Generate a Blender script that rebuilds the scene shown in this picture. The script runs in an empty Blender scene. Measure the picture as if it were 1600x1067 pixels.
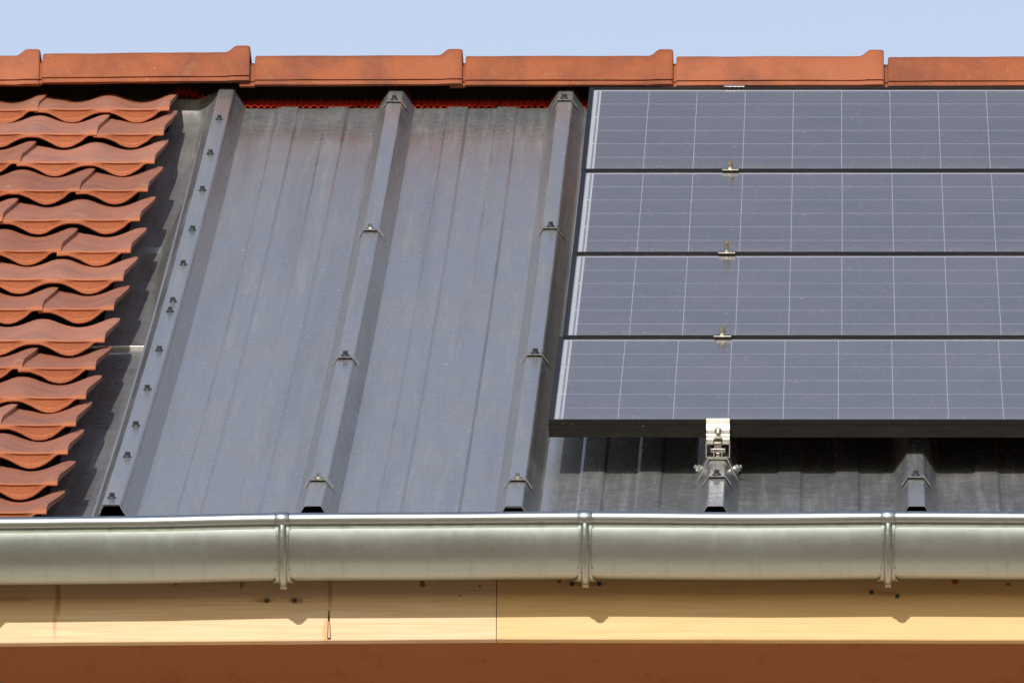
import bpy, bmesh, math, random
from math import radians, sin, cos, pi, atan, tan
from mathutils import Vector, Matrix, noise

random.seed(7)
sc = bpy.context.scene
C = sc.collection

# ------------------------------------------------------------------ camera
PITCH = radians(26.0)
cam_d = bpy.data.cameras.new('camera')
cam_d.sensor_width = 36.0
cam_d.lens = 635.82
cam_d.clip_start = 0.5
cam_d.clip_end = 6000.0
cam = bpy.data.objects.new('camera', cam_d)
C.objects.link(cam)
_r = Vector((0.9998328779752064, 0.017365816949014998, 0.005713538440360783))
_u = Vector((0.0, -0.3125298166901365, 0.9499079501086566))
_f = Vector((-0.018281578701419002, 0.9497491995686668, 0.3124775860743628))
_p = Vector((0.5436454197531342, -28.509512675765464, -9.054483241135987))
cam.matrix_world = Matrix(((_r.x, _u.x, -_f.x, _p.x), (_r.y, _u.y, -_f.y, _p.y),
                           (_r.z, _u.z, -_f.z, _p.z), (0, 0, 0, 1)))
sc.camera = cam

# ------------------------------------------------------------------ sky, sun, exposure
SUN_EL, SUN_AZ = radians(21.0), radians(11.0)      # azimuth: to the left of straight behind the camera
world = bpy.data.worlds.new('World')
sc.world = world
world.use_nodes = True
wn = world.node_tree
wn.nodes.clear()
sky = wn.nodes.new('ShaderNodeTexSky')
sky.sky_type = 'NISHITA'
sky.sun_disc = False
sky.sun_elevation = SUN_EL
sky.sun_rotation = pi + SUN_AZ
sky.air_density = 1.4
sky.dust_density = 0.5
sky.ozone_density = 1.5
bg = wn.nodes.new('ShaderNodeBackground')
bg.inputs['Strength'].default_value = 0.15
wo = wn.nodes.new('ShaderNodeOutputWorld')
sky_tone = wn.nodes.new('ShaderNodeHueSaturation')           # sky colour adjusted: the whole sky a little paler
sky_tone.inputs['Saturation'].default_value = 0.72
sky_tone.inputs['Value'].default_value = 0.90
sky_tone.inputs['Hue'].default_value = 0.528
wn.links.new(sky.outputs[0], sky_tone.inputs['Color'])
wn.links.new(sky_tone.outputs[0], bg.inputs[0])
wn.links.new(bg.outputs[0], wo.inputs[0])

sun_d = bpy.data.lights.new('sun', 'SUN')
sun_d.energy = 3.3
sun_d.angle = radians(0.55)
sun_d.color = (1.0, 0.92, 0.81)
sun = bpy.data.objects.new('sun', sun_d)
C.objects.link(sun)
_sd = Vector((sin(SUN_AZ) * cos(SUN_EL), cos(SUN_AZ) * cos(SUN_EL), -sin(SUN_EL)))   # direction the light travels
sun.rotation_euler = _sd.to_track_quat('-Z', 'Y').to_euler()

sc.view_settings.view_transform = 'Standard'
sc.view_settings.look = 'None'
sc.view_settings.exposure = 0.22
sc.view_settings.gamma = 1.0
sc.view_settings.use_curve_mapping = False
sc.cycles.max_bounces = 8
sc.cycles.transparent_max_bounces = 12
sc.cycles.caustics_reflective = False
sc.cycles.caustics_refractive = False

# ------------------------------------------------------------------ helpers
SAG, SL = 0.0312, 5.8
def sag(u):
    return -4 * SAG * (u / SL) * (1 - u / SL)
def dsag(u):
    return -4 * SAG * (1 / SL) * (1 - 2 * u / SL)
def rw(x, u, w):
    """roof coordinates (along eave, up the slope, off the slope) -> world, without sag"""
    return Vector((x, u * cos(PITCH) - w * sin(PITCH), u * sin(PITCH) + w * cos(PITCH)))

def mesh(name, verts, faces, mat, parent=None, smooth=False, loc=None, rot=None):
    me = bpy.data.meshes.new(name)
    me.from_pydata([tuple(v) for v in verts], [], faces)
    me.update()
    if mat is not None:
        me.materials.append(mat)
    if smooth:
        for p in me.polygons:
            p.use_smooth = True
    return link(name, me, parent, loc, rot)

def link(name, me, parent=None, loc=None, rot=None):
    o = bpy.data.objects.new(name, me)
    C.objects.link(o)
    o.parent = parent
    if loc is not None:
        o.location = loc
    if rot is not None:
        o.rotation_euler = rot
    return o

def empty(name, loc=(0, 0, 0), rot=(0, 0, 0)):
    o = bpy.data.objects.new(name, None)
    o.empty_display_size = 0.05
    C.objects.link(o)
    o.location = loc
    o.rotation_euler = rot
    return o

def tag(o, label, cat, group=None):
    o['label'] = label
    o['category'] = cat
    o['kind'] = 'thing'
    if group:
        o['group'] = group
    return o

class MB:
    """collects shapes into one mesh"""
    def __init__(s):
        s.v, s.f = [], []
    def add(s, vs, fs):
        n = len(s.v)
        s.v += [tuple(v) for v in vs]
        s.f += [tuple(i + n for i in f) for f in fs]
        return s
    def box(s, x0, x1, y0, y1, z0, z1):
        return s.add([(x0, y0, z0), (x1, y0, z0), (x1, y1, z0), (x0, y1, z0), (x0, y0, z1), (x1, y0, z1), (x1, y1, z1), (x0, y1, z1)],
                     [(0, 3, 2, 1), (4, 5, 6, 7), (0, 1, 5, 4), (1, 2, 6, 5), (2, 3, 7, 6), (3, 0, 4, 7)])
    def cyl(s, c, axis, r, h, n=12, r2=None, rot=0.0):
        c, axis = Vector(c), Vector(axis).normalized()
        a = axis.orthogonal().normalized()
        b = axis.cross(a)
        r2 = r if r2 is None else r2
        vs = []
        for k in range(n):
            t = 2 * pi * k / n + rot
            vs.append(c + (a * cos(t) + b * sin(t)) * r)
        for k in range(n):
            t = 2 * pi * k / n + rot
            vs.append(c + axis * h + (a * cos(t) + b * sin(t)) * r2)
        fs = [tuple(reversed(range(n))), tuple(range(n, 2 * n))]
        fs += [(k, (k + 1) % n, n + (k + 1) % n, n + k) for k in range(n)]
        return s.add(vs, fs)
    def prism_x(s, poly, x0, x1):
        """closed (y,z) polygon extruded along x"""
        n = len(poly)
        vs = [(x0, a, b) for a, b in poly] + [(x1, a, b) for a, b in poly]
        fs = [tuple(range(n)), tuple(reversed(range(n, 2 * n)))]
        fs += [(k, n + k, n + (k + 1) % n, (k + 1) % n) for k in range(n)]
        return s.add(vs, fs)
    def prism_y(s, poly, y0, y1):
        """closed (x,z) polygon extruded along y"""
        n = len(poly)
        vs = [(a, y0, b) for a, b in poly] + [(a, y1, b) for a, b in poly]
        fs = [tuple(range(n)), tuple(reversed(range(n, 2 * n)))]
        fs += [(k, (k + 1) % n, n + (k + 1) % n, n + k) for k in range(n)]
        return s.add(vs, fs)
    def data(s, name, mat, smooth=False, bevel=0.0, seg=2):
        me = bpy.data.meshes.new(name)
        me.from_pydata(s.v, [], s.f)
        bm = bmesh.new()
        bm.from_mesh(me)
        bmesh.ops.recalc_face_normals(bm, faces=bm.faces)
        if bevel:
            es = [e for e in bm.edges if len(e.link_faces) == 2 and e.calc_face_angle(0) > 0.5]
            bmesh.ops.bevel(bm, geom=es, offset=bevel, segments=seg, affect='EDGES', profile=0.5, clamp_overlap=True)
        bm.to_mesh(me)
        bm.free()
        if mat is not None:
            me.materials.append(mat)
        if smooth:
            for p in me.polygons:
                p.use_smooth = True
        return me
    def build(s, name, mat, parent=None, loc=None, rot=None, **k):
        return link(name, s.data(name, mat, **k), parent, loc, rot)

def smooth_by_angle(me, ang=0.6):
    bm = bmesh.new()
    bm.from_mesh(me)
    for f in bm.faces:
        f.smooth = True
    for e in bm.edges:
        if len(e.link_faces) == 2 and e.calc_face_angle(0) > ang:
            e.smooth = False
    bm.to_mesh(me)
    bm.free()

def sweep(profile_fn, us, closed=True):
    """profile_fn(u) -> list of (x,w); swept along u with the sag of the roof"""
    vs, fs, n = [], [], None
    for u in us:
        pr = profile_fn(u)
        n = len(pr)
        vs += [(x, u, w + sag(u)) for x, w in pr]
    for i in range(len(us) - 1):
        for k in range(n if closed else n - 1):
            a, b = i * n + k, i * n + (k + 1) % n
            fs.append((a, b, b + n, a + n))
    if closed:
        fs.append(tuple(reversed(range(n))))
        fs.append(tuple(range((len(us) - 1) * n, len(us) * n)))
    return vs, fs

def thick(line, t):
    """open (x,w) polyline -> closed strip of thickness t below it"""
    out = []
    for i, (x, w) in enumerate(line):
        a = Vector(line[max(i - 1, 0)])
        b = Vector(line[min(i + 1, len(line) - 1)])
        d = (b - a).normalized()
        out.append((x + d.y * t, w - d.x * t))
    return list(line) + out[::-1]

def steps(a, b, n):
    return [a + (b - a) * i / n for i in range(n + 1)]

def sstep(a, b, x):
    t = min(max((x - a) / (b - a), 0), 1)
    return t * t * (3 - 2 * t)

# ------------------------------------------------------------------ materials
class Mat:
    def __init__(s, name, rough=0.5, metal=0.0, spec=0.5, color=(.5, .5, .5)):
        s.m = bpy.data.materials.new(name)
        s.m.use_nodes = True
        s.t = s.m.node_tree
        s.b = s.t.nodes['Principled BSDF']
        s.b.inputs['Roughness'].default_value = rough
        s.b.inputs['Metallic'].default_value = metal
        s.b.inputs['Specular IOR Level'].default_value = spec
        s.b.inputs['Base Color'].default_value = (*color, 1)
        s._co = None
    def n(s, kind, **kw):
        nd = s.t.nodes.new(kind)
        for k, v in kw.items():
            setattr(nd, k, v)
        return nd
    def l(s, a, b):
        s.t.links.new(a, b)
    def co(s, scale=(1, 1, 1), rand=False):
        if s._co is None:
            s._co = s.n('ShaderNodeTexCoord').outputs['Object']
        mp = s.n('ShaderNodeMapping')
        mp.inputs['Scale'].default_value = scale
        src = s._co
        if rand:
            oi = s.n('ShaderNodeObjectInfo')
            m = s.n('ShaderNodeMath', operation='MULTIPLY')
            m.inputs[1].default_value = 37.0
            s.l(oi.outputs['Random'], m.inputs[0])
            s.l(m.outputs[0], mp.inputs['Location'])
        s.l(src, mp.inputs['Vector'])
        return mp.outputs[0]
    def noise(s, co, scale, detail=4, rough=0.55, dist=0.0):
        nd = s.n('ShaderNodeTexNoise')
        nd.inputs['Scale'].default_value = scale
        nd.inputs['Detail'].default_value = detail
        nd.inputs['Roughness'].default_value = rough
        nd.inputs['Distortion'].default_value = dist
        s.l(co, nd.inputs['Vector'])
        return nd.outputs['Fac']
    def ramp(s, fac, stops):
        r = s.n('ShaderNodeValToRGB')
        e = r.color_ramp.elements
        while len(e) < len(stops):
            e.new(0.5)
        for i, (p, c) in enumerate(stops):
            e[i].position = p
            e[i].color = (*c, 1) if len(c) == 3 else c
        s.l(fac, r.inputs[0])
        return r.outputs['Color']
    def mrange(s, fac, a, b, c, d):
        r = s.n('ShaderNodeMapRange')
        r.inputs[1].default_value, r.inputs[2].default_value = a, b
        r.inputs[3].default_value, r.inputs[4].default_value = c, d
        s.l(fac, r.inputs[0])
        return r.outputs[0]
    def math(s, op, a, b):
        m = s.n('ShaderNodeMath', operation=op)
        for i, q in enumerate((a, b)):
            if isinstance(q, (int, float)):
                m.inputs[i].default_value = q
            else:
                s.l(q, m.inputs[i])
        return m.outputs[0]
    def mix(s, fac, a, b, mode='MIX'):
        m = s.n('ShaderNodeMix', data_type='RGBA', blend_type=mode)
        for i, q in ((0, fac), (6, a), (7, b)):
            if isinstance(q, (int, float)):
                m.inputs[i].default_value = q
            elif isinstance(q, tuple):
                m.inputs[i].default_value = (*q, 1)
            else:
                s.l(q, m.inputs[i])
        return m.outputs[2]
    def bump(s, h, strength, dist):
        b = s.n('ShaderNodeBump')
        b.inputs['Strength'].default_value = strength
        b.inputs['Distance'].default_value = dist
        s.l(h, b.inputs['Height'])
        s.l(b.outputs[0], s.b.inputs['Normal'])
    def color(s, c):
        s.l(c, s.b.inputs['Base Color'])
    def rough(s, c):
        s.l(c, s.b.inputs['Roughness'])

def clay(name, base, dark, pale, fresh=None):
    M = Mat(name, rough=0.72, spec=0.3)
    co = M.co((1, 1, 1), True)
    big = M.noise(co, 9, 3, .6)
    c = M.mix(M.mrange(big, .44, .66, 0, .9), base, dark)
    sm = M.noise(M.co((1, .6, 1), True), 22, 5, .7, .4)
    c = M.mix(M.mrange(sm, .60, .74, 0, .60), c, (.13, .060, .052))
    oi = M.n('ShaderNodeObjectInfo')
    hs = M.n('ShaderNodeHueSaturation')
    M.l(M.mrange(oi.outputs['Random'], 0, 1, .80, 1.14), hs.inputs['Value'])
    M.l(M.mrange(oi.outputs['Random'], 0, 1, 1.06, .95), hs.inputs['Saturation'])
    M.l(c, hs.inputs['Color'])
    fine = M.noise(co, 260, 3, .7)
    c = M.mix(M.mrange(fine, .35, .7, 0, .35), hs.outputs[0], pale)
    pit = M.noise(co, 620, 2, .6)
    c = M.mix(M.mrange(pit, .64, .74, 0, .8), c, (.10, .035, .02))
    lich = M.noise(co, 48, 5, .75)
    c = M.mix(M.mrange(lich, .57, .69, 0, .42), c, (.27, .17, .125))
    sp = M.noise(co, 150, 1, .5)
    c = M.mix(M.mrange(sp, .765, .80, 0, .45), c, (.56, .36, .25))
    if fresh is not None:            # sawn nose is fresher clay, dust gathers just behind it
        sx = M.n('ShaderNodeSeparateXYZ')
        M.l(M._co, sx.inputs[0])
        y = sx.outputs['Y']
        c = M.mix(M.mrange(y, .002, .012, .6, 0), c, fresh)
        patch = M.math('MULTIPLY', M.mrange(M.noise(co, 34, 4, .65), .52, .66, 0, .55), M.math('MULTIPLY', M.mrange(y, .012, .03, 0, 1), M.mrange(y, .06, .16, 1, 0)))
        c = M.mix(patch, c, (.40, .29, .21))
        gr = M.math('MULTIPLY', M.mrange(M.noise(co, 420, 2, .6), .54, .66, 0, .4), M.mrange(y, .002, .012, 1, 0))
        c = M.mix(gr, c, (.17, .07, .04))
    M.color(c)
    M.rough(M.mrange(big, .3, .7, .62, .8))
    M.bump(M.math('ADD', M.noise(co, 180, 5, .65), M.math('MULTIPLY', big, .6)), .35, .003)
    return M.m

M_CLAY = clay('clay_tile', (.40, .155, .092), (.27, .118, .092), (.46, .22, .145), (.45, .150, .062))
M_RIDGE = clay('clay_ridge', (.325, .096, .040), (.19, .062, .036), (.36, .125, .060))

def coated_metal(name, base, pale, rough, spec, met=0.0):
    M = Mat(name, rough=rough, spec=spec, metal=met)
    co = M.co()
    cl = M.noise(co, 2.4, 5, .6)
    mid = M.noise(co, 38, 4, .65)
    c = M.mix(M.mrange(cl, .35, .68, 0, .7), base, pale)
    c = M.mix(M.mrange(mid, .45, .75, 0, .4), c, pale)
    run = M.noise(M.co((1, .035, 1)), 46, 4, .65)            # run-off streaks down the slope
    c = M.mix(M.mrange(run, .50, .72, 0, .45), c, tuple(q * 1.45 for q in pale))
    run2 = M.noise(M.co((1, .02, 1)), 21, 3, .6)
    c = M.mix(M.mrange(run2, .52, .70, 0, .35), c, tuple(q * .6 for q in base))
    fl = M.noise(M.co((1, .22, 1)), 300, 2, .55)
    c = M.mix(M.mrange(fl, .60, .72, 0, .38), c, (.36, .345, .32))
    fl2 = M.noise(M.co((1, .4, 1)), 120, 1, .5)
    c = M.mix(M.mrange(fl2, .75, .78, 0, .6), c, (.50, .44, .35))
    rs = M.noise(M.co((1, .2, 1)), 60, 3, .6)
    if met == 0:
        c = M.mix(M.mrange(rs, .66, .78, 0, .35), c, (.26, .16, .10))
    M.color(c)
    rr = M.math('ADD', M.mrange(mid, .3, .7, rough - .05, rough + .07), M.mrange(run, .45, .7, -.03, .06))
    M.rough(M.math('ADD', rr, M.mrange(cl, .3, .7, -.05, .06)))
    M.bump(M.noise(co, 6, 3, .5), .14, .003)
    return M.m

M_SHEET = coated_metal('coated_sheet', (.140, .152, .164), (.212, .212, .208), .24, .58)
M_FLASH = coated_metal('flashing_metal', (.36, .37, .375), (.44, .44, .43), .30, .5, .6)

def zinc():
    M = Mat('zinc', rough=.36, metal=1.0)
    co = M.co()
    a = M.noise(M.co((.25, 1, 1)), 14, 4, .6)
    b = M.noise(co, 90, 3, .6)
    c = M.mix(a, (.385, .45, .48), (.465, .525, .555))
    c = M.mix(M.mrange(b, .55, .75, 0, .35), c, (.33, .355, .355))
    sp = M.noise(M.co((.6, 1, 1)), 26, 3, .7)
    c = M.mix(M.mrange(sp, .70, .76, 0, .5), c, (.55, .54, .50))
    dr = M.noise(M.co((1, .05, .05)), 34, 4, .7)             # faint drip marks and dull patches
    c = M.mix(M.mrange(dr, .54, .70, 0, .30), c, (.30, .315, .31))
    M.color(c)
    M.rough(M.math('ADD', M.mrange(a, .3, .7, .34, .46), M.mrange(dr, .5, .7, 0, .08)))
    M.bump(M.math('ADD', M.math('MULTIPLY', M.noise(M.co((.12, 1, 1)), 9, 2, .5), 4.0), M.math('MULTIPLY', M.noise(co, 300, 3, .6), .25)), .10, .002)
    return M.m
M_ZINC = zinc()

def metal(name, col, rough, met=1.0, var=.72, bmp=.15):
    M = Mat(name, rough=rough, metal=met)
    a = M.noise(M.co(), 160, 4, .6)
    M.color(M.mix(M.mrange(a, .35, .7, 0, 1), tuple(q * var for q in col), col))
    M.rough(M.mrange(a, .3, .7, rough - .06, rough + .1))
    M.bump(M.noise(M.co(), 500, 2, .5), bmp, .0008)
    return M.m
M_STRAP = metal('galvanised_strap', (.42, .47, .485), .36, 1.0, .9, .02)
M_ALU = metal('bare_aluminium', (.62, .60, .56), .42, 1.0, .85, .05)
M_STEEL = metal('stainless_steel', (.62, .59, .54), .28)
M_BOLT = metal('galvanised_bolt', (.66, .68, .64), .3)
M_SCREW = metal('dark_screw', (.06, .07, .075), .38, .4)
M_SADDLE = metal('saddle_steel', (.74, .71, .66), .34)
M_RUBBER = Mat('black_rubber', .7, 0, .3, (.012, .012, .012)).m

def black_frame():
    M = Mat('black_anodised', rough=.5, spec=.22)
    co = M.co((.12, 1, 1))
    a = M.noise(co, 120, 4, .6)
    c = M.mix(M.mrange(a, .4, .7, 0, 1), (.006, .0055, .005), (.013, .0115, .010))
    d = M.noise(M.co(), 240, 1, .5)
    c = M.mix(M.mrange(d, .75, .79, 0, .6), c, (.28, .25, .2))
    M.color(c)
    return M.m
M_FRAME = black_frame()

def cell_mat():
    M = Mat('solar_cell', rough=.5, spec=.2)
    co = M.co((1, 1, 1), True)
    a = M.noise(co, 14, 3, .5)
    c = M.mix(a, (.032, .032, .042), (.042, .041, .050))
    M.color(c)
    return M.m
M_CELL = cell_mat()
M_BACK = Mat('white_backsheet', .6, 0, .3, (.88, .89, .90)).m
M_BUS = metal('busbar_ribbon', (.30, .31, .33), .45, .3)

def pane_mat():
    M = Mat('solar_glass')
    t = M.t
    t.nodes.remove(M.b)
    out = [n for n in t.nodes if n.type == 'OUTPUT_MATERIAL'][0]
    co = M.co()
    tr = M.n('ShaderNodeBsdfTransparent')
    tr.inputs[0].default_value = (.96, .97, .98, 1)
    gl = M.n('ShaderNodeBsdfGlossy')
    gl.inputs['Roughness'].default_value = .13
    gl.inputs['Color'].default_value = (.98, .95, .92, 1)
    fr = M.n('ShaderNodeFresnel')
    fr.inputs['IOR'].default_value = 1.31
    bp = M.n('ShaderNodeBump')
    bp.inputs['Strength'].default_value = .10
    bp.inputs['Distance'].default_value = .001
    M.l(M.noise(co, 380, 3, .6), bp.inputs['Height'])
    M.l(bp.outputs[0], gl.inputs['Normal'])
    m1 = M.n('ShaderNodeMixShader')
    M.l(fr.outputs[0], m1.inputs[0])
    M.l(tr.outputs[0], m1.inputs[1])
    M.l(gl.outputs[0], m1.inputs[2])
    df = M.n('ShaderNodeBsdfDiffuse')
    df.inputs['Color'].default_value = (.40, .37, .335, 1)
    dust = M.math('ADD', M.mrange(M.noise(co, 5, 4, .6), .3, .75, .045, .11),
                  M.math('ADD', M.mrange(M.noise(M.co((1, .25, 1)), 190, 2, .6), .60, .72, 0, .22),
                         M.mrange(M.noise(M.co((1, .6, 1)), 75, 1, .5), .745, .775, 0, .4)))
    sx = M.n('ShaderNodeSeparateXYZ')
    M.l(M._co, sx.inputs[0])
    edge = M.math('MULTIPLY', M.mrange(sx.outputs['Y'], .01, .13, .16, 0), M.mrange(M.noise(M.co((1, .3, 1)), 30, 4, .7), .3, .7, .3, 1))
    dust = M.math('ADD', dust, edge)
    m2 = M.n('ShaderNodeMixShader')
    M.l(dust, m2.inputs[0])
    M.l(m1.outputs[0], m2.inputs[1])
    M.l(df.outputs[0], m2.inputs[2])
    M.l(m2.outputs[0], out.inputs['Surface'])
    return M.m
M_PANE = pane_mat()

def red_strip():
    M = Mat('red_membrane', rough=.45, spec=.5)
    a = M.noise(M.co(), 60, 4, .6)
    M.color(M.mix(a, (.36, .018, .008), (.56, .035, .014)))
    return M.m
M_RED = red_strip()

def pine(name, pale, warm, grain, knots):
    M = Mat(name, rough=.6, spec=.3)
    co = M.co((1, 1, 1))
    g = M.noise(M.co((.7, 1, 26)), 7, 5, .6, .3)
    c = M.mix(M.mrange(g, .42, .72, 0, .8), pale, grain)
    big = M.noise(M.co((1, 1, 3)), 2.2, 3, .5)
    c = M.mix(M.mrange(big, .35, .7, 0, .7), c, warm)
    fine = M.noise(M.co((.5, 1, 90)), 9, 3, .6)
    c = M.mix(M.mrange(fine, .52, .75, 0, .35), c, grain)
    sx = M.n('ShaderNodeSeparateXYZ')
    M.l(M._co, sx.inputs[0])
    for (kx, kz, rx, rz, col, amt) in knots:
        dx = M.math('DIVIDE', M.math('SUBTRACT', sx.outputs['X'], kx), rx)
        dz = M.math('DIVIDE', M.math('SUBTRACT', sx.outputs['Z'], kz), rz)
        wob = M.math('MULTIPLY', M.math('SUBTRACT', M.noise(co, 60, 3, .6), .5), 1.1)
        d = M.math('ADD', M.math('ADD', M.math('MULTIPLY', dx, dx), M.math('MULTIPLY', dz, dz)), wob)
        c = M.mix(M.mrange(d, .5, 1.5, amt, 0), c, col)
    M.color(c)
    M.bump(M.math('ADD', g, fine), .12, .001)
    return M.m

def plaster(name, a, b, rough=.85, scale=6):
    M = Mat(name, rough=rough, spec=.25)
    co = M.co()
    c = M.mix(M.noise(co, scale, 4, .6), a, b)
    sp = M.noise(co, 70, 2, .6)
    c = M.mix(M.mrange(sp, .70, .78, 0, .55), c, tuple(q * .35 for q in a))
    st = M.noise(M.co((1, .4, .4)), 22, 4, .7)
    c = M.mix(M.mrange(st, .56, .75, 0, .5), c, tuple(q * .55 for q in a))
    M.color(c)
    M.bump(M.noise(co, 240, 4, .6), .2, .002)
    return M.m
M_SOFFIT = plaster('brown_soffit', (.33, .117, .044), (.38, .138, .053))
M_WALL = plaster('rendered_wall', (.45, .38, .30), (.5, .43, .34))
M_GROUND = plaster('dry_ground', (.38, .275, .165), (.43, .32, .205), .95, .15)
M_SHADE_DARKWOOD = plaster('shade_dark_timber', (.014, .010, .008), (.022, .016, .012))  # near-black colour paints in the shade of the recess under the ridge
M_UNDER = plaster('underlay', (.03, .028, .026), (.05, .045, .04))
M_CORE = plaster('foam_core', (.05, .05, .05), (.07, .07, .065))

# ------------------------------------------------------------------ ground
g = mesh('ground', [(-1500, -1500, -10.6), (1500, -1500, -10.6), (1500, 1500, -10.6), (-1500, 1500, -10.6)], [(0, 1, 2, 3)], M_GROUND)
g['kind'] = 'structure'

# ------------------------------------------------------------------ house: wall, soffit, fascia
FY = 0.090                                   # front of the fascia
XL, XR = -1.75, 2.45                         # the stretch of roof that is built
house = tag(empty('house', (0, .62, -10.6)), 'house eaves with brown soffit and pale pine fascia below the gutter', 'house')
HO = Vector((0, -.62, 10.6))
def hbox(name, x0, x1, y0, y1, z0, z1, mat, **k):
    return MB().box(x0, x1, y0 - .62, y1 - .62, z0 + 10.6, z1 + 10.6).build(name, mat, house, **k)
hbox('wall', XL, XR, .75, .95, -10.6, -.165, M_WALL)
hbox('soffit', XL, XR, FY + .022, .95, -.158, -.140, M_SOFFIT)

KL = [(-.757, .085, .0045, .030, (.36, .13, .035), .62), (-.762, .045, .0035, .030, (.42, .18, .05), .45), (-.83, .083, .03, .006, (.48, .22, .07), .4),
      (-.153, .110, .0045, .006, (.16, .05, .02), .85), (-.453, .108, .0035, .007, (.20, .07, .03), .7),
      (-.306, .095, .004, .030, (.36, .15, .04), .5), (-.416, .081, .016, .004, (.34, .13, .05), .6),
      (-.362, .081, .013, .005, (.34, .13, .05), .6), (-.562, .110, .0035, .004, (.30, .11, .04), .6), (-.311, .030, .007, .02, (.50, .26, .08), .5),
      (-.058, .106, .0022, .0025, (.10, .04, .02), .8), (-.091, .090, .0018, .0018, (.10, .04, .02), .7)]
KR = [(.730, .1005, .006, .005, (.30, .05, .02), .9), (.818, .096, .004, .003, (.12, .05, .02), .8),
      (.118, .096, .035, .004, (.40, .18, .06), .5), (.61, .080, .022, .005, (.40, .18, .06), .4), (.074, .100, .004, .003, (.14, .05, .02), .8)]
M_PINE_L = pine('pine_pale', (.74, .56, .385), (.70, .485, .285), (.57, .355, .175), KL)
M_PINE_R = pine('pine_yellow', (.73, .51, .28), (.70, .455, .22), (.62, .38, .16), KR)
def board(x0, x1, zb0, zb1, mat, label):
    """fascia board; its lower edge runs from zb0 to zb1"""
    n = 40
    xs = steps(x0, x1, n)
    vs, fs = [], []
    random.seed(int(abs(x0) * 100))
    zt = .03
    for i, x in enumerate(xs):
        t = i / n
        zb = zb0 + (zb1 - zb0) * t + .0006 * noise.noise(Vector((x * 9, 0, 1)))
        for (y, z) in ((FY, zb + .002), (FY + .001, zb), (FY + .0195, zb), (FY + .021, zb + .002), (FY + .021, zt), (FY, zt)):
            vs.append((x, y - .62, z + 10.6))
    for i in range(n):
        for k in range(6):
            a, b = i * 6 + k, i * 6 + (k + 1) % 6
            fs.append((a, a + 6, b + 6, b))
    fs += [tuple(range(6)), tuple(reversed(range(n * 6, n * 6 + 6)))]
    # origin of the board at its lower left front so that the material's object space is in board metres
    o = mesh('fascia_board', vs, fs, mat, house)
    off = Vector((0, FY - .62, zb0 + 10.6))
    o.data.transform(Matrix.Translation(-off))
    o.location = off
    o['label'] = label
    return o
XJ = -.030
hbox('joint_light_block', XJ - .05, XJ + .05, FY + .0215, FY + .030, -.138, .02, M_SHADE_DARKWOOD)  # added dark strip, stops light showing through the board joint
bl = board(XL, XJ - .0006, -.1775, -.1635, M_PINE_L, 'pale knotty pine fascia board')
br = board(XJ + .0006, XR, -.1635, -.1680, M_PINE_R, 'yellower fascia board right of the joint')
def nail(parent, x, z, r=.0045, mat=M_SCREW):
    MB().cyl((0, 0, 0), (0, -1, 0), r, .002, 10, r * .8).build('nail', mat, parent, loc=(x, 0, z))
for x, z in ((-.4106, .081), (-.365, .081)):
    nail(bl, x, z)
for x, z in ((.095, .096), (.140, .096), (.5915, .0817), (.634, .075)):
    nail(br, x, z, .004)
# dark split in the left board: a shallow raised sliver of bark-coloured wood
MB().add([(-.0028, 0, .0), (-.0022, -.0012, .0), (.0026, -.0012, .0), (.0032, 0, 0), (-.0022, -.0012, .034), (.0006, -.0012, .036), (-.0014, 0, .05), (0, -.0008, .05)],
         [(0, 1, 4, 6), (1, 2, 5, 4), (2, 3, 7, 5), (4, 5, 7, 6)]).build('split', M_SHADE_DARKWOOD, bl, loc=(-.307, 0, .0140))
MB().add([(-.0012, -.0014, .002), (.0014, -.0014, .002), (.0002, -.0014, .032), (-.001, -.0014, .03)], [(0, 1, 2, 3)]).build('split_core', M_PINE_L, bl, loc=(-.307, -.0003, .0140))

# ------------------------------------------------------------------ gutter
GR, GZ = .0765, -.0080
gutter = tag(empty('gutter', (0, 0, GZ - GR)), 'half-round zinc gutter with rolled bead along the eaves', 'gutter')
GP = [(-1.75, -.010), (-.85, -.0095), (-.64, -.0075), (-.38, -.0022), (-.22, -.0012), (.12, .0008), (.37, -.0006), (.62, .0012), (.85, .0002), (2.45, .001)]
def gz(x):
    for (a, za), (b, zb) in zip(GP, GP[1:]):
        if a <= x <= b:
            t = (x - a) / (b - a)
            t = t * t * (3 - 2 * t) * .5 + t * .5
            return za + (zb - za) * t
    return 0
gx = steps(XL, XR, 120)
def gut_mesh(name, prof, closed, mat, caps=False):
    vs, fs, n = [], [], len(prof)
    for x in gx:
        dz = gz(x) + .0004 * noise.noise(Vector((x * 3.1, 0, 0)))
        dy = .0006 * noise.noise(Vector((x * 2.3, 5, 0)))
        vs += [(x, y + dy, z + dz + GR) for y, z in prof]
    for i in range(len(gx) - 1):
        for k in range(n if closed else n - 1):
            a, b = i * n + k, i * n + (k + 1) % n
            fs.append((a, a + n, b + n, b))
    me = bpy.data.meshes.new(name)
    me.from_pydata(vs, [], fs)
    bm = bmesh.new(); bm.from_mesh(me)
    bmesh.ops.recalc_face_normals(bm, faces=bm.faces)
    bm.to_mesh(me); bm.free()
    me.materials.append(mat)
    for p in me.polygons:
        p.use_smooth = True
    return link(name, me, gutter)
outer = [(-GR * cos(a), -GR * sin(a)) for a in steps(0, pi, 40)]
inner = [(-(GR - .0012) * cos(a), -(GR - .0012) * sin(a)) for a in steps(pi, 0, 40)]
gut_mesh('channel', outer + inner, True, M_ZINC)
BR = .0098
BC = (-GR - BR + .0012, .0)
gut_mesh('bead', [(BC[0] + BR * cos(t), BC[1] + BR * sin(t)) for t in steps(0, 2 * pi, 28)[:-1]], True, M_ZINC)

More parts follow.
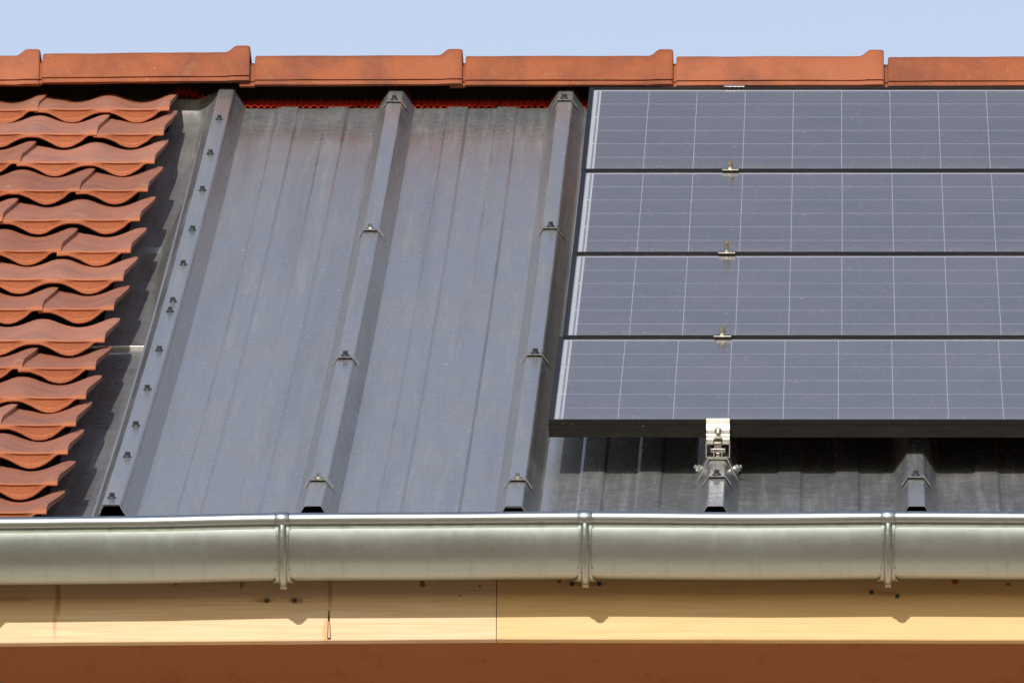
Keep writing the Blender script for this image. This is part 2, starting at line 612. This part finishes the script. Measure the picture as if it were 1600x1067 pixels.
def bracket(x):
    dz = gz(x) + GR
    root = MB()
    # flat strap hugging the channel, flaring at the foot
    n = 26
    vs, fs = [], []
    for i, a in enumerate(steps(radians(6), radians(106), n)):
        t = i / n
        hw = .0112 - .0016 * sin(pi * min(t / .75, 1)) + .0075 * sstep(.74, 1, t)
        r0, r1 = GR + .0006, GR + .0042
        for r, sx in ((r0, -1), (r1, -1), (r1, 1), (r0, 1)):
            vs.append((sx * hw, -r * cos(a), -r * sin(a)))
    for i in range(n):
        for k in range(4):
            p, q = i * 4 + k, i * 4 + (k + 1) % 4
            fs.append((p, q, q + 4, p + 4))
    fs += [(0, 1, 2, 3), tuple(range(n * 4 + 3, n * 4 - 1, -1))]
    root.add(vs, fs)
    br_ = root.build('bracket', M_STRAP, gutter, loc=(x, 0, dz))
    smooth_by_angle(br_.data)
    # raised half-round rib along the strap
    vs, fs, m = [], [], 9
    for i, a in enumerate(steps(radians(4), radians(108), n)):
        hw = .0066 + .0006 * (i / n)
        for k in range(m):
            q = pi * k / (m - 1)
            r = GR + .0036 + .0080 * sin(q) * (1 - .25 * (i / n))
            vs.append((-hw * cos(q), -r * cos(a), -r * sin(a)))
    for i in range(n):
        for k in range(m - 1):
            p = i * m + k
            fs.append((p, p + 1, p + 1 + m, p + m))
    mesh('rib', vs, fs, M_STRAP, br_, True)
    # collar wrapped round the bead
    vs, fs, m = [], [], 24
    for sx in (-.0125, -.0120, .0120, .0125):
        r = BR + (.0012 if abs(sx) < .0123 else .0002)
        vs += [(sx, BC[0] + r * cos(2 * pi * k / m), BC[1] + r * sin(2 * pi * k / m)) for k in range(m)]
    for i in range(3):
        for k in range(m):
            a, b = i * m + k, i * m + (k + 1) % m
            fs.append((a, b, b + m, a + m))
    mesh('collar', vs, fs, M_ZINC, br_, True)
    # tip under the gutter and the two small tabs beside it
    a = radians(104)
    cy, cz = -(GR + .004) * cos(a), -(GR + .004) * sin(a)
    tip = MB().box(-.0052, .0052, cy - .004, cy + .012, cz - .0075, cz + .004)
    tip.cyl((0, cy - .004, cz - .003), (0, -1, 0), .0022, .001, 8)
    tip.build('tip', M_STRAP, br_, bevel=.0008)
    for sx in (-1, 1):
        tb = MB().add([(sx * .007, -.012, -GR - .0022), (sx * .0135, -.008, -GR - .0005), (sx * .0125, -.030, -GR * .94), (sx * .0075, -.034, -GR * .94),
                       (sx * .007, -.012, -GR + .002), (sx * .0135, -.008, -GR + .003), (sx * .0125, -.030, -GR * .94 + .004), (sx * .0075, -.034, -GR * .94 + .004)],
                      [(0, 1, 2, 3), (4, 5, 6, 7), (0, 1, 5, 4), (1, 2, 6, 5), (2, 3, 7, 6), (3, 0, 4, 7)])
        tb.build('tab', M_STRAP, br_)
for x in (-.881, -.381, .1185, .6185, 1.1185, 1.6185):
    bracket(x)

# ------------------------------------------------------------------ metal roof
metal_roof = tag(empty('metal_roof', (0, 0, 0), (PITCH, 0, 0)), 'grey ribbed sheet metal roof between the clay tiles and the solar panels', 'metal roof')
RIB, RH, RB, RT = .333, .038, .036, .0132     # pitch, height, half base, half top
US = steps(0, 5.70, 60)
def rib_line(x, lo=0.0):
    return [(x - RB - .004, lo), (x - RB, lo + .0015), (x - RT - .0012, RH - .0012), (x - RT + .0012, RH), (x + RT - .0012, RH), (x + RT + .0012, RH - .0012), (x + RB, lo + .0015), (x + RB + .004, lo)]
def swage(x):
    h = .0034
    return [(x - .0225, 0), (x - .0175, h), (x + .0175, h), (x + .0225, 0)]
def rib_h(x):
    """height of the sheet at x"""
    d = abs((x + RIB / 2) % RIB - RIB / 2)
    if d < RT: return RH
    if d < RB: return RH * (RB - d) / (RB - RT)
    return 0.0
def sheet(k0, k1, first, last):
    line = []
    for k in range(k0, k1 + 1):
        x = k * RIB
        r = rib_line(x)
        if k == k0:
            if first:
                line += r
            else:                      # starts under the neighbour's rib
                line += [(a, b - .0022) if i < 6 else (a, b) for i, (a, b) in enumerate(r) if i >= 3]
        elif k == k1 and not last:     # laps over the next rib and ends on its far flank
            line += r[:6] + [(x + RT + .0065, RH - .0105)]
        else:
            line += r
        if k < k1:
            line += swage(x + .121) + swage(x + .218)
    vs, fs = sweep(lambda u: thick(line, .0009), US)
    o = MB().add(vs, fs).build('sheet', M_SHEET, metal_roof)
    smooth_by_angle(o.data, .12)
    return o
sheet(-2, 0, True, False)
sheet(0, 3, False, False)
sheet(3, 7, False, True)
# insulation core under the sheets
def core_line(u):
    return [(-.70, -.0045), (XR, -.0045), (XR, -.058), (-.70, -.058)]
vs, fs = sweep(core_line, steps(.03, 5.66, 30))
MB().add(vs, fs).build('core', M_CORE, metal_roof)

# screws
def screw_mesh(name, mat, head=.0050, big=False):
    m = MB()
    m.cyl((0, 0, .0016), (0, 0, 1), .0076, .0014, 16)
    m.cyl((0, 0, .0030), (0, 0, 1), .0066, .0014, 16, .0056)
    m.cyl((0, 0, .0044), (0, 0, 1), head, .0060, 6, head * .93)
    return m.data(name, mat)
ME_SCREW = screw_mesh('screw', M_SCREW)
ME_SCREW_S = screw_mesh('screw_steel', M_STEEL, .0038)
ME_WASHER = MB().cyl((0, 0, 0), (0, 0, 1), .0066, .0016, 16).data('washer', M_SADDLE)

def saddle_data():
    t = .0016
    line = [(-.0245, .0268), (-.0235, .0282), (-.0150, .0400), (-.0125, .0415), (.0125, .0415), (.0150, .0400), (.0235, .0282), (.0245, .0268)]
    m = MB().prism_y(thick([(x, w + t) for x, w in line], t), -.013, .013)
    return m.data('saddle', M_SADDLE)
ME_SADDLE = saddle_data()
ME_PAD = MB().prism_y([(-.0118, .0382), (.0118, .0382), (.0126, .0413), (-.0126, .0413)], -.0105, .0105).data('pad', M_RUBBER)
def saddle(k, u, mat_screw, yaw=0.0):
    o = link('saddle_washer', ME_SADDLE, metal_roof, (k * RIB, u, sag(u)), (atan(dsag(u)), 0, yaw))
    link('pad', ME_PAD, o)
    link('screw', mat_screw, o, (random.uniform(-.001, .001), 0, .0416), (random.uniform(-.06, .06), random.uniform(-.08, .08), random.random()))
    return o
random.seed(3)
for k, lst in ((-1, (5.496, 3.724, 1.984, .329)), (0, (5.513, 3.750, 2.019, .329)), (1, (.373,)), (2, (.365,)), (3, (.365,)), (4, (.365,))):
    for j, u in enumerate(lst):
        stl = (k == -1 and j in (1, 3)) or (k == 0 and j == 3)
        saddle(k, u, ME_SCREW_S if stl else ME_SCREW, random.uniform(-.035, .035))

# ------------------------------------------------------------------ flashing beside the tiles
flash = tag(empty('flashing', (0, 0, 0), (PITCH, 0, 0)), 'bare metal side flashing in the channel between clay tiles and first rib', 'flashing')
X0 = -2 * RIB
def floor_w(u):
    w = -.060
    w += .022 * sstep(5.0, 5.66, u)
    if u > 5.655:
        t = (u - 5.655) / .06
        w += .055 * t ** 1.6
    return w
def wall_dx(u):
    return .0285 + .027 * math.exp(-((u - 4.0) / .85) ** 2) + .010 * sstep(4.6, 5.6, u) + .0012 * noise.noise(Vector((u * 2.5, 0, 0)))
def flash_line(u, dz):
    fw_, dx = floor_w(u) + dz, wall_dx(u)
    wob = .0016 * noise.noise(Vector((u * 3.0, 7, 0)))
    return [(-.81 + .030 * sstep(5.5, 5.62, u), fw_), (-.785 + .012 * sstep(5.5, 5.62, u), fw_ + .001), (X0 - RT - dx - .006, fw_ + wob), (X0 - RT - dx, fw_ + .003 + wob), (X0 - RT - .0045, RH - .0065),
            (X0 - RT - .0022, RH + .0022), (X0 - RT + .001, RH + .0016), (X0 + RT - .0005, RH + .0014)]
for us, dz in ((steps(0.0, 2.87, 60), 0.0), (steps(2.85, 5.60, 60) + [5.62, 5.64, 5.655, 5.665, 5.675, 5.685, 5.695, 5.703, 5.710], .0028)):
    vs, fs = sweep(lambda u: thick(flash_line(u, dz), .0008), us)
    o = MB().add(vs, fs).build('flashing_sheet', M_FLASH, flash)
    smooth_by_angle(o.data, .5)
# coated cover strip on the rib top
def cover_line(u):
    return [(X0 - RT + .0005, RH + .0030), (X0 + RT - .001, RH + .0030), (X0 + RT + .0018, RH + .0008), (X0 + RT + .005, RH - .0075)]
vs, fs = sweep(lambda u: thick(cover_line(u), .0009), steps(-.004, 5.70, 60))
o = MB().add(vs, fs).build('cover_strip', M_SHEET, flash)
smooth_by_angle(o.data, .12)
# folded lap seam
MB().box(-.86, X0 - RT - .030, 2.842, 2.852, -.0590, -.0535).build('lap_seam', M_ALU, flash, loc=(0, 0, sag(2.85)), bevel=.001)
random.seed(5)
for x, u in ((-.6667, 5.237), (-.6676, 4.76), (-.6647, 4.258), (-.6646, 3.713), (-.6641, 3.239), (-.6643, 2.732), (-.6652, 2.601), (-.6648, 2.069), (-.6649, 1.538), (-.6658, 1.044), (-.6648, .629), (-.6686, .078)):
    link('screw', ME_SCREW, flash, (x, u, sag(u) + RH + .0016), (random.uniform(-.08, .08), random.uniform(-.1, .1), random.random()))

# ------------------------------------------------------------------ clay tiles
LAM = .128
tile_roof = tag(empty('tile_roof', (0, 0, 0), (PITCH, 0, 0)), 'weathered orange clay pantiles in staggered courses beside the metal roof', 'tile roof')
TL = .44
def tile_data(nw, seed, chip):
    """interlocking pantile: nw waves wide, right edge at x=0, nose at y=0, chord of the nose at z=0"""
    W_ = nw * LAM
    n = 14 * nw
    xs = steps(-W_ - .020, 0, n)
    def wave(x):
        q = cos(2 * pi * (x + .011) / LAM)
        h = .0085 * q if q > 0 else .0065 * q
        h += .0030 * sstep(-.034, -.004, x)                 # right edge rides over the neighbour
        h -= .0050 * sstep(-W_ + .03, -W_ + .004, x)
        return h
    vlist = [0, .003, .010, .024, .045, .075, .11, .15, .20, .26, .32, .38, TL]
    def ztop(x, v):
        wv = wave(x)
        rr = sstep(-.040, -.022, x)
        nose = .0012 + .0035 * rr
        k = sstep(-.01, .085, v)
        z = nose * (1 - k) + wv * k
        cr = max(cos(2 * pi * (x + .011) / LAM), 0)
        z -= (.0040 + .0012 * cr) if v < .002 else ((.0013 + .0010 * cr) if v < .004 else (.0008 * cr if v < .012 else 0))
        return z
    def zbot(x):
        q = cos(2 * pi * (x + .011) / LAM)
        rr = sstep(-.040, -.022, x)
        b = min(-.0090, (.0085 if q > 0 else .0125) * q - .0162)
        return b + .0045 * rr
    def rag(x):
        return chip * (noise.noise(Vector((x * 70, seed, 0))) + .6 * noise.noise(Vector((x * 190, seed, 3))))
    rows = []
    nz = lambda x, k: noise.noise(Vector((x * 25, k, seed)))
    # front face, from the bottom up
    zb = {x: zbot(x) + rag(x) for x in xs}
    rows.append([(x, .012, zb[x] + .0005) for x in xs])
    rows.append([(x, .0035, zb[x]) for x in xs])
    rows.append([(x, -.0012, zb[x] + .0018) for x in xs])
    dd = {x: min(1, max(0, (-zb[x] - .009) / .010)) for x in xs}
    rows.append([(x, -.0018 + .0005 * nz(x, 2), zb[x] * .74 + .0004) for x in xs])
    rows.append([(x, 0.0036 * dd[x] - .0012, zb[x] * .66) for x in xs])
    rows.append([(x, .0012 * dd[x] - .0016, zb[x] * .16 - .0006) for x in xs])
    rows.append([(x, -.0030 * dd[x] - .0010, zb[x] * .06 - .0004) for x in xs])
    for v in vlist:
        rows.append([(x, v, ztop(x, v) + .0006 * noise.noise(Vector((x * 30, v * 20, seed)))) for x in xs])
    # underside
    th = lambda x: .013 - .0045 * sstep(-.030, -.006, x)
    rows.append([(x, TL, wave(x) - th(x)) for x in xs])
    rows.append([(x, .14, wave(x) - th(x)) for x in xs])
    rows.append([(x, .05, (min(zbot(x), wave(x) - .012) + .002) * (1 - sstep(-.03, -.006, x)) + (ztop(x, .05) - .0085) * sstep(-.03, -.006, x)) for x in xs])
    def taper(p):                    # the right edge draws in towards the nose
        x, v, z = p
        t = 1 - min(1, max(0, (v - .07) / .29))
        return (x - .0120 * t * sstep(-.05, 0, x), v, z)
    vs, fs = [], []
    m = len(xs)
    for r in rows:
        vs += [taper(p) for p in r]
    R_ = len(rows)
    for i in range(R_):
        j = (i + 1) % R_
        for k in range(m - 1):
            fs.append((i * m + k, i * m + k + 1, j * m + k + 1, j * m + k))
    fs.append(tuple(i * m for i in range(R_)))
    fs.append(tuple(i * m + m - 1 for i in reversed(range(R_))))
    me = MB().add(vs, fs).data('roof_tile', M_CLAY)
    smooth_by_angle(me, .6)
    return me
FULL = [tile_data(2, s_, c_) for s_, c_ in ((1, .0004), (2, .0009), (3, .0005), (4, .0012))]
HALF = [tile_data(1, s_, c_) for s_, c_ in ((11, .0018), (12, .0010), (13, .0022))]
# edge points of the courses measured off the photograph: (edge x, y) -> nose positions up the slope
TIPW = .0330
tips = [5.79, 5.435, 5.10, 4.712, 4.32, 3.918, 3.497, 3.10, 2.705, 2.265, 1.912, 1.492, 1.125, .757, .335]
noses = tips[1:] + [-.055]
XE = -.759
TILT = .0245 / .39
random.seed(11)
for i, u in enumerate(noses):
    x = XE + random.uniform(-.002, .002)
    widths = [1] if i % 2 else []
    widths += [2] * 4
    lay = random.uniform(-.0012, .0012)
    for w_ in widths:
        me = random.choice(HALF if w_ == 1 else FULL)
        uu = u + random.uniform(-.004, .004)
        link('roof_tile', me, tile_roof, (x, uu, TIPW + lay + sag(uu) + random.uniform(-.0006, .0006)),
             (atan(dsag(uu)) - TILT + random.uniform(-.003, .003), random.uniform(-.006, .006), random.uniform(-.004, .004)))
        x -= w_ * LAM + .0008
vs, fs = sweep(lambda u: [(XL, -.075), (-.765, -.075), (-.765, -.085), (XL, -.085)], steps(.02, 5.85, 30))
MB().add(vs, fs).build('underlay', M_UNDER, tile_roof)
for u in noses:
    MB().box(XL, -.810, u + .36, u + .40, -.072, -.044).build('batten', M_SHADE_DARKWOOD, tile_roof, loc=(0, 0, sag(u)))

# ------------------------------------------------------------------ ridge
RU, RWW = 5.632, .0545
rp = rw(0, RU, RWW + sag(RU))
RY, RZ = rp.y, rp.z                                   # front lower edge of the ridge tiles
ridge = tag(empty('ridge', (0, RY + .115, RZ)), 'row of orange clay ridge tiles along the roof top', 'ridge')
RLEN = .4135
HW = .115
def cap_profile(off, top):
    o = [(-HW - off, 0.0), (-HW - off - .0008, .0035), (-HW - off + .0002, .0072), (-HW - off + .0055, .0080), (-HW - off + .0058, .0100), (-HW - off + .0020, .0112), (-HW - off + .0030, .014),
         (-HW - off + .013, .046), (-HW - off + .018, .058 + top * .7), (-HW - off + .026, .0675 + top), (-HW - off + .040, .0735 + top), (-HW + .070, .078 + top), (0, .080 + top)]
    return o + [(-a, b) for a, b in o[-2::-1]]
def ridge_tile_data(seed):
    vs, fs = [], []
    L_ = RLEN - .006
    cw = .034
    st = [(-.030, -.009, -.012, 0), (-.0005, -.009, -.012, 0), (0, -.002, -.002, 0), (.003, 0, 0, 0)] + [(x, 0, 0, 0) for x in steps(.02, L_ - cw - .013, 9)]
    st += [(L_ - cw - .006, .0008, .003, 0), (L_ - cw + .003, .0022, .0105, 0), (L_ - cw + .008, .0026, .0125, 0), (L_ - .006, .0026, .0125, 0), (L_ - .0015, .0018, .0115, 0), (L_, .0002, .0095, 0)]
    n = None
    for x, off, top, sh in st:
        pr = cap_profile(off, top)
        inn = [(a * .89, b - .012 if b > .012 else b) for a, b in pr][::-1]
        full = pr + inn
        n = len(full)
        for k, (a, b) in enumerate(full):
            d = .0007 * noise.noise(Vector((x * 14, k * .6, seed))) + .0004 * noise.noise(Vector((x * 60, k, seed)))
            vs.append((x, a - d + (0 if sh == 0 else -sh * (1 if a < 0 else -1)), b + d + (sh if b > .05 else 0)))
    for i in range(len(st) - 1):
        for k in range(n):
            a, b = i * n + k, i * n + (k + 1) % n
            fs.append((a, a + n, b + n, b))
    fs += [tuple(range(n)), tuple(reversed(range((len(st) - 1) * n, len(st) * n)))]
    me = MB().add(vs, fs).data('ridge_tile', M_RIDGE)
    smooth_by_angle(me, .7)
    return me
RT_ME = [ridge_tile_data(s_) for s_ in (1, 2, 3)]
caps = [(-1.442, .000, 0), (-1.028, .0035, .008), (-.6106, -.0008, .0035), (-.197, -.0012, .000), (.217, -.0025, .002), (.633, -.0040, .004), (1.047, -.004, 0), (1.46, -.004, 0), (1.874, -.004, 0)]
random.seed(2)
for i, (x, dz, tilt) in enumerate(caps):
    o = link('ridge_tile', RT_ME[i % 3], ridge, (x, random.uniform(-.001, .001), dz), (0, -tilt, random.uniform(-.002, .002)))
    clip = MB()
    clip.box(RLEN - .022, RLEN - .012, -.012, .012, .0915, .0945)
    clip.cyl((RLEN - .026, 0, .0925), (0, 0, 1), .0012, .006, 6)
    clip.build('clip', M_SCREW, o)
MB().box(-1.45, 2.3, -.02, .03, -.12, .045).build('ridge_light_block', M_SHADE_DARKWOOD, ridge)  # added to block light from behind; black colour stands in for shade
MB().box(-1.45, 2.3, .0, .02, -.30, -.12).build('ridge_beam', M_SHADE_DARKWOOD, ridge)
# red corrugated ridge roll lying on the sheet ends
def red_roll():
    xs = []
    x = -.772
    while x < 2.2:
        xs.append(x)
        x += .0021
    vs, fs = [], []
    tt = [0, .006, .014, .028, .05, .09, .15]
    for x in xs:
        j = noise.noise(Vector((x * 11, 0, 2)))
        ue = 5.672 + .006 * j + .003 * noise.noise(Vector((x * 55, 3, 8)))
        base0 = 0.0
        if x < X0 + .03:
            sag_u = math.exp(-((x + .712) / .018) ** 2)
            base0 = floor_w(5.71) + .006 - .008 * sag_u
            ue = 5.712 + .002 * j
        amp = .0026 * (1 + 1.5 * noise.noise(Vector((x * 17, 4, 0))))
        ph = x / .0128 * 2 * pi + 3.4 * noise.noise(Vector((x * 20, 9, 0)))
        rh = rib_h(x) if x > X0 - .04 else 0
        if rh > 0:
            ue += .032 * min(1, rh / .02)
        for t in tt:
            u = ue + t
            ramp = base0 + .0038 + (.16 * t if x > X0 - RT else min(.75 * t, .024))
            w = max(ramp, (rh + .0035) * .96) if rh > 0 else ramp
            w += amp * math.sin(ph) * math.exp(-t / .06)
            vs.append((x, u, w + sag(u)))
    m = len(tt)
    for i in range(len(xs) - 1):
        for k in range(m - 1):
            a = i * m + k
            fs.append((a, a + m, a + m + 1, a + 1))
    me = bpy.data.meshes.new('ridge_roll')
    R4 = Matrix.Rotation(PITCH, 4, 'X')
    off = Vector((0, RY + .115, RZ))
    me.from_pydata([tuple((R4 @ Vector(v)) - off) for v in vs], [], fs)
    me.materials.append(M_RED)
    for p in me.polygons:
        p.use_smooth = True
    return link('ridge_roll', me, ridge)
red_roll()

# ------------------------------------------------------------------ solar panels
PW, PH, PT = 1.722, 1.141, .030
PBOT = .070
ME_CELL = MB().box(0, .0923, 0, .1788, 0, .0004).data('cell', M_CELL)
def solar_panel(u0, x0, label):
    u1 = u0 + PH
    w0, w1 = PBOT + sag(u0), PBOT + sag(u1)
    ang = math.atan2(w1 - w0, PH)
    o = tag(empty('solar_panel', rw(x0, u0, w0), (PITCH + ang, 0, 0)), label, 'solar panel', 'solar panels mounted one above the other')
    lip = .0085
    fr = MB()
    prof = lambda s: s
    # four frame bars: outer wall, top lip, bottom flange
    fr.box(0, PW, 0, .0018, 0, PT)
    fr.box(0, PW, PH - .0018, PH, 0, PT)
    fr.box(0, .0018, .0019, PH - .0019, 0, PT)
    fr.box(PW - .0018, PW, .0019, PH - .0019, 0, PT)
    fr.box(.0019, PW - .0019, .0019, lip, PT - .0016, PT - .0001)
    fr.box(.0019, PW - .0019, PH - lip, PH - .0019, PT - .0016, PT - .0001)
    fr.box(.0019, lip, lip + .0001, PH - lip - .0001, PT - .0016, PT - .0001)
    fr.box(PW - lip, PW - .0019, lip + .0001, PH - lip - .0001, PT - .0016, PT - .0001)
    fr.box(.0019, PW - .0019, .0019, .028, 0, .0016)
    fr.box(.0019, PW - .0019, PH - .028, PH - .0019, 0, .0016)
    fr.box(.0, PW, -.0012, -.0001, PT - .0075, PT - .0068)
    fr.build('frame', M_FRAME, o)
    gz_ = PT - .0022
    MB().box(.002, PW - .002, .002, PH - .002, gz_ - .0045, gz_ - .0032).build('backsheet', M_BACK, o)
    cx0, cy0, px_, py_ = .0236, .0160, .0933, .1850
    for r in range(6):
        for c in range(18):
            x = cx0 + c * px_ + (0 if c < 9 else .0005)
            if x + .091 > PW - lip:
                continue
            link('cell', ME_CELL, o, (x, cy0 + r * py_, gz_ - .0031))
    for r in range(3):
        y0 = cy0 + r * 2 * py_
        MB().box(.0165, .0200, y0 + .008, y0 + 2 * py_ - .010, gz_ - .0031, gz_ - .0027).build('busbar', M_BUS, o)
    mesh('pane', [(.0025, .0025, gz_), (PW - .0025, .0025, gz_), (PW - .0025, PH - .0025, gz_), (.0025, PH - .0025, gz_)], [(0, 1, 2, 3)], M_PANE, o)
    return o
PU = [.6684 + 1.152 * i for i in range(4)]
PX = [.0465, .0525, .0530, .0520]
PLAB = ['lowest solar panel, its black front frame showing above the gutter', 'second solar panel up from the gutter', 'third solar panel up, between the second and the topmost one', 'topmost solar panel, directly under the ridge tiles']
for u, x, lb in zip(PU, PX, PLAB):
    solar_panel(u, x, lb)

# ------------------------------------------------------------------ clamps
def mid_clamp(u, tall, label):
    w = PBOT + PT + sag(u)
    o = tag(empty('panel_clamp', rw(RIB, u, w), (PITCH + atan(dsag(u)), 0, 0)), label, 'clamp', 'clamps holding the solar panels')
    m = MB().prism_x([(-.022, .0004), (.022, .0004), (.022, .0034), (.014, .0052), (-.014, .0052), (-.022, .0034)], -.0155, .0155)
    m.build('plate', M_STEEL, o, bevel=.0006)
    MB().box(-.0065, .0065, -.0065, .0065, -.055, .0003).build('stem', M_ALU, o)
    b = MB()
    h = .012 if tall else .0055
    b.cyl((0, 0, .0052), (0, 0, 1), .0042 if tall else .0060, h, 14)
    b.cyl((0, 0, .0052 + h), (0, 0, 1), .0068, .0062, 16, .0064)
    b.cyl((0, 0, .0114 + h), (0, 0, 1), .0036, .0004, 6)
    b.build('bolt', M_STEEL, o)
    return o
GAP = (1.152 - PH) / 2
mid_clamp(PU[1] - GAP, False, 'steel mid clamp with bolt in the lowest seam between panels')
mid_clamp(PU[2] - GAP, True, 'steel mid clamp with long raised bolt in the middle seam between panels')
mid_clamp(PU[3] - GAP, False, 'steel mid clamp with bolt in the highest seam between panels')

def foot(o, u):
    """rail stub on a bent saddle that is bolted to the flanks of the rib; local origin on the rib top"""
    legs = [(-.0345, -.036), (-.0335, -.0355), (-.0205, -.004), (-.0180, .0015), (.0180, .0015), (.0205, -.004), (.0335, -.0355), (.0345, -.036)]
    line = [(-.0350, -.0370), (-.0168, .0002), (-.0150, .0016), (.0150, .0016), (.0168, .0002), (.0350, -.0370)]
    MB().prism_y(thick([(x, w + .0022) for x, w in line], .0018), -.002, .055).build('saddle', M_ALU, o)
    r = MB()
    r.box(-.0205, -.0188, 0, .06, .0042, .0290)
    r.box(.0188, .0205, 0, .06, .0042, .0290)
    r.box(-.0187, .0187, 0, .06, .0042, .0058)
    r.box(-.0187, -.0075, 0, .06, .0268, .0289)
    r.box(.0075, .0187, 0, .06, .0268, .0289)
    r.box(-.0075, -.0058, 0, .06, .0059, .0120)
    r.box(.0058, .0075, 0, .06, .0059, .0120)
    r.build('rail', M_ALU, o)
    t = MB()
    t.box(-.0125, .0125, .002, .020, .0125, .0195)
    t.box(-.0060, .0060, .0015, .020, .0196, .0300)
    t.box(-.0028, .0028, .0015, .020, .0062, .0124)
    t.build('slot_nut', M_STEEL, o, bevel=.0006)
    for sx in (-1, 1):
        ax = Vector((sx * .9, 0, .45)).normalized()
        c = Vector((sx * .0285, .022, -.0185))
        b = MB()
        b.cyl(c, ax, .0085, .0022, 16)
        b.cyl(c + ax * .0022, ax, .0066, .0060, 6)
        b.cyl(c + ax * .0082, ax, .0034, .0050, 10)
        b.build('bolt', M_BOLT, o)

u = .612
ec = tag(empty('end_clamp', rw(RIB, u, RH + sag(u)), (PITCH + atan(dsag(u)), 0, 0)), 'shiny aluminium end clamp with side bolts gripping the lower panel frame', 'clamp', 'clamps holding the solar panels')
foot(ec, u)
T = PBOT + PT - RH                                    # top of the panel frame above the rib top
fy = .6684 - u                                        # front of the frame
z0 = .0295
prof = [(fy - .0025, z0), (fy - .0190, z0), (fy - .0205, z0 + .0045), (fy - .0165, z0 + .0075), (fy - .0150, z0 + .0105), (fy - .0175, z0 + .0125), (fy - .0178, z0 + .0150),
        (fy - .0145, z0 + .0170), (fy - .0110, z0 + .0265), (fy - .0100, T - .001), (fy - .0090, T + .0032), (fy + .0085, T + .0032), (fy + .0085, T + .0006), (fy - .0025, T + .0006)]
cl = MB().prism_x(prof, -.0200, .0200)
cl.build('clamp_body', M_ALU, ec, bevel=.0005)
bt = MB()
bt.cyl((0, fy - .0165, z0 + .0135), (0, -.35, 1), .0058, .0075, 14)
bt.cyl((0, fy - .0150, z0 + .0010), (0, 0, 1), .0034, .0125, 10)
bt.build('bolt', M_STEEL, ec)

ut = PU[3] + PH + .004
tc = tag(empty('end_clamp', rw(RIB, ut, PBOT + PT + sag(ut)), (PITCH + atan(dsag(ut)), 0, 0)), 'flat grey clamp lip on the top frame just under the ridge', 'clamp', 'clamps holding the solar panels')
MB().prism_x([(-.010, .0006), (.004, .0006), (.004, -.055), (.012, -.055), (.012, .0020), (-.010, .0024)], -.0200, .0200).build('clamp_body', M_STEEL, tc, bevel=.0005)
